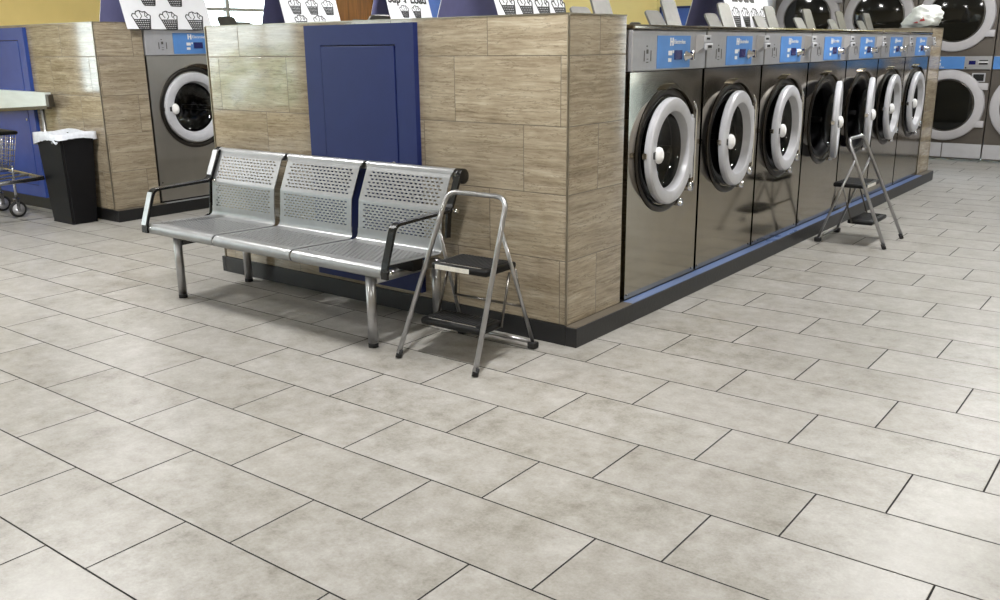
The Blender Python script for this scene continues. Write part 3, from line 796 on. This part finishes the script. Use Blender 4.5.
def tent_sign(label, x, y, z, length, half, height, icons, words=None, drop=0.):
    """ridge along y; printed face looks towards +x"""
    t = thing('tent_sign', label, 'sign', (x, y, z), group='tent signs on the washer islands')
    sl = math.hypot(half, height); ang = math.atan2(half, height)
    for sgn, nm in ((1, 'printed_panel'), (-1, 'back_panel')):
        m = MB(); m.box((-.004, 0, -drop if sgn == 1 else 0), (0, length, sl), mi=0)
        m.bm.faces.ensure_lookup_table(); m.bm.normal_update()
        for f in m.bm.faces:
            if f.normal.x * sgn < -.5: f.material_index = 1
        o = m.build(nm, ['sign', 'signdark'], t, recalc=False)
        o.location = (half*sgn, 0, 0); o.rotation_euler = (0, -ang*sgn, 0)
        if sgn == 1: face = o
    for (u, v, w, h) in icons:
        ic = MB(); basket_icon(ic, u, v, w, h, .0004); ic.build('basket_print', 'ink', face)
    if words:
        for (txt, size, yy, zz) in words: text_mesh(txt, size, 'lettering', 'ink', face, (.001, yy, zz), (pi/2, 0, pi/2), bold=size*.035)
    return t

W6 = .17
tent_sign('white tent sign with laundry baskets draped over the left washer, yellow wall behind it', -4.89, .80, 1.532, .79, .20, .62,
          [(.15, .045, W6, .15), (.395, .045, W6, .15), (.64, .045, W6, .15), (.15+.1, .24, W6, .15), (.395+.1, .24, W6, .15)], drop=.03)
tent_sign('white tent sign with laundry baskets between the left window and the wooden door', -4.92, 2.44, 1.532, .70, .18, .60,
          [(.20, .055, .15, .13), (.43, .055, .15, .13), (.20-.03, .20, .15, .14), (.38, .20, .15, .14), (.58, .20, .15, .14)])
tent_sign('white tent sign reading Super Load above the blue access panel', -4.92, 3.86, 1.56, .66, .17, .58,
          [(.24, .16, .14, .13), (.43, .16, .14, .13)], [('Super Load', .13, .32, .25)])
tent_sign('white tent sign nearest the tiled corner, its dark side facing the bench', -.90, .42, 1.44, .62, .22, .62,
          [(.10+.155*k, .10, .13, .12) for k in range(4)] + [(.10+.155*k, .24, .13, .12) for k in range(4)])
tent_sign('white tent sign reading Load behind the grey lids above the washers', -.79, 3.0, 1.432, .80, .18, .64,
          [(.16+.17*k, .10, .14, .14) for k in range(4)], [('Load', .21, .33, .215)])

# white plastic bag on the far pier
bg = MB(); bmesh.ops.create_icosphere(bg.bm, subdivisions=4, radius=1.)
random.seed(5)
for v in bg.bm.verts:
    n = v.co.normalized(); f = 1 + .10*sin(5*n.x+2*n.z+1)+.08*sin(9*n.y+4*n.x)+.05*sin(17*n.z+11*n.x)+.03*sin(23*n.y-13*n.z)
    v.co = Vector((n.x*f*.17, n.y*f*.16, max(n.z*f*.125, -.075)))
    v.co.z += .03*(v.co.x/.17)
for f in bg.bm.faces: f.smooth = True
bag = bg.build('plastic_bag', 'bag'); bag.location = (-.13, 6.33, H1+.076); tag(bag, 'crumpled white plastic bag lying on top of the far tiled pier', 'bag')
m = MB(); m.prism([(.00, -.166, -.02), (.05, -.166, -.015), (.03, -.166, .02)], (0, .004, 0)); m.prism([(-.06, -.168, -.035), (-.01, -.168, -.035), (-.015, -.168, -.02)], (0, .004, 0)); m.build('red_print', 'redink', bag)

# ------------------------------------------------------------------ dryers
def make_dryer(label):
    t = thing('stacked_dryer', label, 'dryer', group='stacked dryers along the back wall')
    w = .425; D = .05
    b = MB(); b.box((-w+.003, 0, .02), (w-.003, .6, 2.15), bev=.004); b.build('cabinet', 'dryer', t)
    for x0, x1 in ((-w+.005, -.005), (.005, w-.005)):
        k = MB(); k.box((x0, -.012, .035), (x1, -.0005, .197), bev=.004); ko = k.build('kick_panel', 'kick', t)
    k = MB(); k.lathe([(0, -.016), (.012, -.016), (.014, -.0125), (0, -.0125)], (-.14, 0, .14), 'y', 12); k.build('lock', 'gap', t)
    for (cz, tz) in ((.63, (-.24, .18)), (1.63, (-.24, .18))):
        d = MB()
        d.lathe([(.298, -.012), (.298, -.036), (.306, -.042), (.38, -.042), (.396, -.034), (.402, -.02), (.402, -.0005)], (0, 0, cz), 'y', 64)
        for z in tz: d.box((.30, -.04, cz+z), (w-.01, -.001, cz+z+.075), bev=.006)
        do = d.build('door', 'dryerring', t, sharp=32)
        g = MB(); rs = g.lathe([(.302, -.026), (.25, -.034), (.12, -.042), (.02, -.044)], (0, 0, cz), 'y', 48, closed=False); g.disc(rs[-1]); g.build('door_glass', 'dryerglass', do)
        g = MB(); g.lathe([(.298, -.03), (.29, -.04), (.283, -.04), (.283, -.03)], (0, 0, cz), 'y', 56); g.build('door_seal', 'stain_dark', do)
    z0, z1 = 1.035, 1.18
    p = MB(); p.box((-w+.004, -.02, z0), (w-.004, -.0005, z1), bev=.003); po = p.build('control_panel', 'panelgrey', t)
    q = MB(); q.box((-w+.006, -.0225, z0+.004), (.14, -.0202, z1-.004)); q.build('blue_label', 'panelblue', po)
    q = MB(); q.box((.185, -.0225, 1.088), (.255, -.0205, 1.13)); q.build('display', 'lcd', po)
    q = MB(); q.box((.29, -.0225, 1.125), (.38, -.0205, 1.137)); q.box((.29, -.0225, 1.088), (.38, -.0205, 1.108)); q.box((.15, -.0225, 1.045), (.165, -.0205, 1.06)); q.build('slot', 'gap', po)
    q = MB(); q.box((.285, -.03, 1.108), (.385, -.0205, 1.122)); q.build('slot_plate', 'white', po)
    text_mesh('Electrolux', .03, 'lettering', 'white', po, (-.13, -.0226, 1.05), (pi/2, 0, 0))
    q = MB(); q.box((-.15, -.0235, 1.075), (-.11, -.0226, 1.105)); q.box((-.15, -.0235, 1.125), (-.11, -.0226, 1.14)); q.build('white_print', 'white', po)
    v = MB(); v.box((.23, -.006, .895), (.37, -.0005, .995), bev=.004); vo = v.build('coin_box', 'kick', t)
    v = MB(); v.box((.245, -.009, .908), (.355, -.0062, .982)); v.build('coin_box_door', 'gap', vo)
    return t
dl = ['stacked dryer in the back row directly behind the white plastic bag',
      'stacked dryer behind the grey lids, one left of the dryer behind the bag',
      'leftmost stacked dryer on the back wall, bright window reflected in its round door',
      'stacked dryer at the right edge of the photo', 'stacked dryer just beyond the right edge of the photo', 'stacked dryer near the right end of the back wall', 'stacked dryer one left of the right back corner', 'stacked dryer in the right back corner']
d0 = make_dryer(dl[0]); d0.location = (-.28, 8.40-.55+.01, 0)
YD = 8.40
d0.location = (-.28, YD, 0)
for k, lb in ((-1, dl[1]), (-2, dl[2]), (1, dl[3]), (2, dl[4]), (3, dl[5]), (4, dl[6]), (5, dl[7])): dup(d0, lb, (-.28+.855*k, YD, 0))
for o in list(bpy.data.objects):
    if o.name.startswith('wall_back'):
        o.location.y += .56
    if o.name.startswith('notice_board') or o.name in ('trim_1', 'baseboard_back'): o.location.y += .56

# ------------------------------------------------------------------ light
w = bpy.data.worlds.new('World'); S.world = w; w.use_nodes = True
nt = w.node_tree; bg_ = nt.nodes['Background']
tc = nt.nodes.new('ShaderNodeTexCoord'); sx = nt.nodes.new('ShaderNodeSeparateXYZ'); nt.links.new(tc.outputs['Generated'], sx.inputs[0])
nt.links.new(ramp(nt, sx.outputs[2], [(.0, (.80, .92, .98)), (.25, (.86, .94, 1.)), (.8, (.55, .74, 1.))]), bg_.inputs[0])
bg_.inputs[1].default_value = 12.0

def lamp(x, y, sx_, sy_, power, col=(1., .994, .982)):
    l = bpy.data.lights.new('ceiling_lamp', 'AREA'); l.shape = 'RECTANGLE'; l.size = sx_; l.size_y = sy_; l.energy = power; l.color = col
    o = bpy.data.objects.new('ceiling_lamp', l); COL.objects.link(o); o.location = (x, y, ZC-.02)
for x, y, p in ((-3.6, -.95, 170), (.3, -.75, 130), (-7.0, -3.2, 75), (-7.0, 1.8, 75), (-3.7, 3.6, 90), (.9, 3.2, 110), (.9, 6.4, 100), (-2.0, -4.6, 85), (2.6, -4.2, 85), (3.4, 1.2, 70), (-6.6, 6.4, 75)):
    lamp(x, y, .16, .6, p)
def portal(p, q, z0, z1, axis):
    l = bpy.data.lights.new('window_portal', 'AREA'); l.shape = 'RECTANGLE'; l.cycles.is_portal = True
    o = bpy.data.objects.new('window_portal', l); COL.objects.link(o)
    l.size_y = z1-z0; l.size = q-p
    if axis == 'x': o.location = (XL-.16, (p+q)/2, (z0+z1)/2); o.rotation_euler = (pi/2, 0, -pi/2)
    else: o.location = ((p+q)/2, YF-.16, (z0+z1)/2); o.rotation_euler = (pi/2, 0, 0)
    return o
for (p, q, a, b) in wl: portal(p, q, a, b, 'x')
for (p, q, a, b) in wf: portal(p, q, a, b, 'y').rotation_euler = (pi/2, 0, pi)

# ------------------------------------------------------------------ camera
f, cx, cy = 912.879, 500.09, 299.97
pit, roll, yaw = .270019, -.010908, .658305
C = Vector((2.21386, -3.35973, 1.33287))
fw = Vector((-sin(yaw), cos(yaw), 0)); rt = Vector((cos(yaw), sin(yaw), 0)); up = Vector((0, 0, 1))
f2 = fw*cos(pit)-up*sin(pit); u2 = fw*sin(pit)+up*cos(pit)
r3 = rt*cos(roll)+u2*sin(roll); u3 = -rt*sin(roll)+u2*cos(roll)
cam = bpy.data.cameras.new('camera'); co = bpy.data.objects.new('camera', cam); COL.objects.link(co)
mw = Matrix(((r3.x, u3.x, -f2.x, C.x), (r3.y, u3.y, -f2.y, C.y), (r3.z, u3.z, -f2.z, C.z), (0, 0, 0, 1)))
co.matrix_world = mw
cam.sensor_width = 36; cam.lens = f/1000*36; cam.clip_start = .05; cam.clip_end = 200
S.camera = co

S.view_settings.view_transform = 'Standard'; S.view_settings.look = 'None'
S.view_settings.gamma = 1; S.view_settings.use_curve_mapping = False
S.view_settings.exposure = -0.5
S.cycles.use_denoising = True
S.cycles.max_bounces = 8; S.cycles.transparent_max_bounces = 12; S.cycles.sample_clamp_indirect = 6.0
S.cycles.caustics_reflective = False; S.cycles.caustics_refractive = False
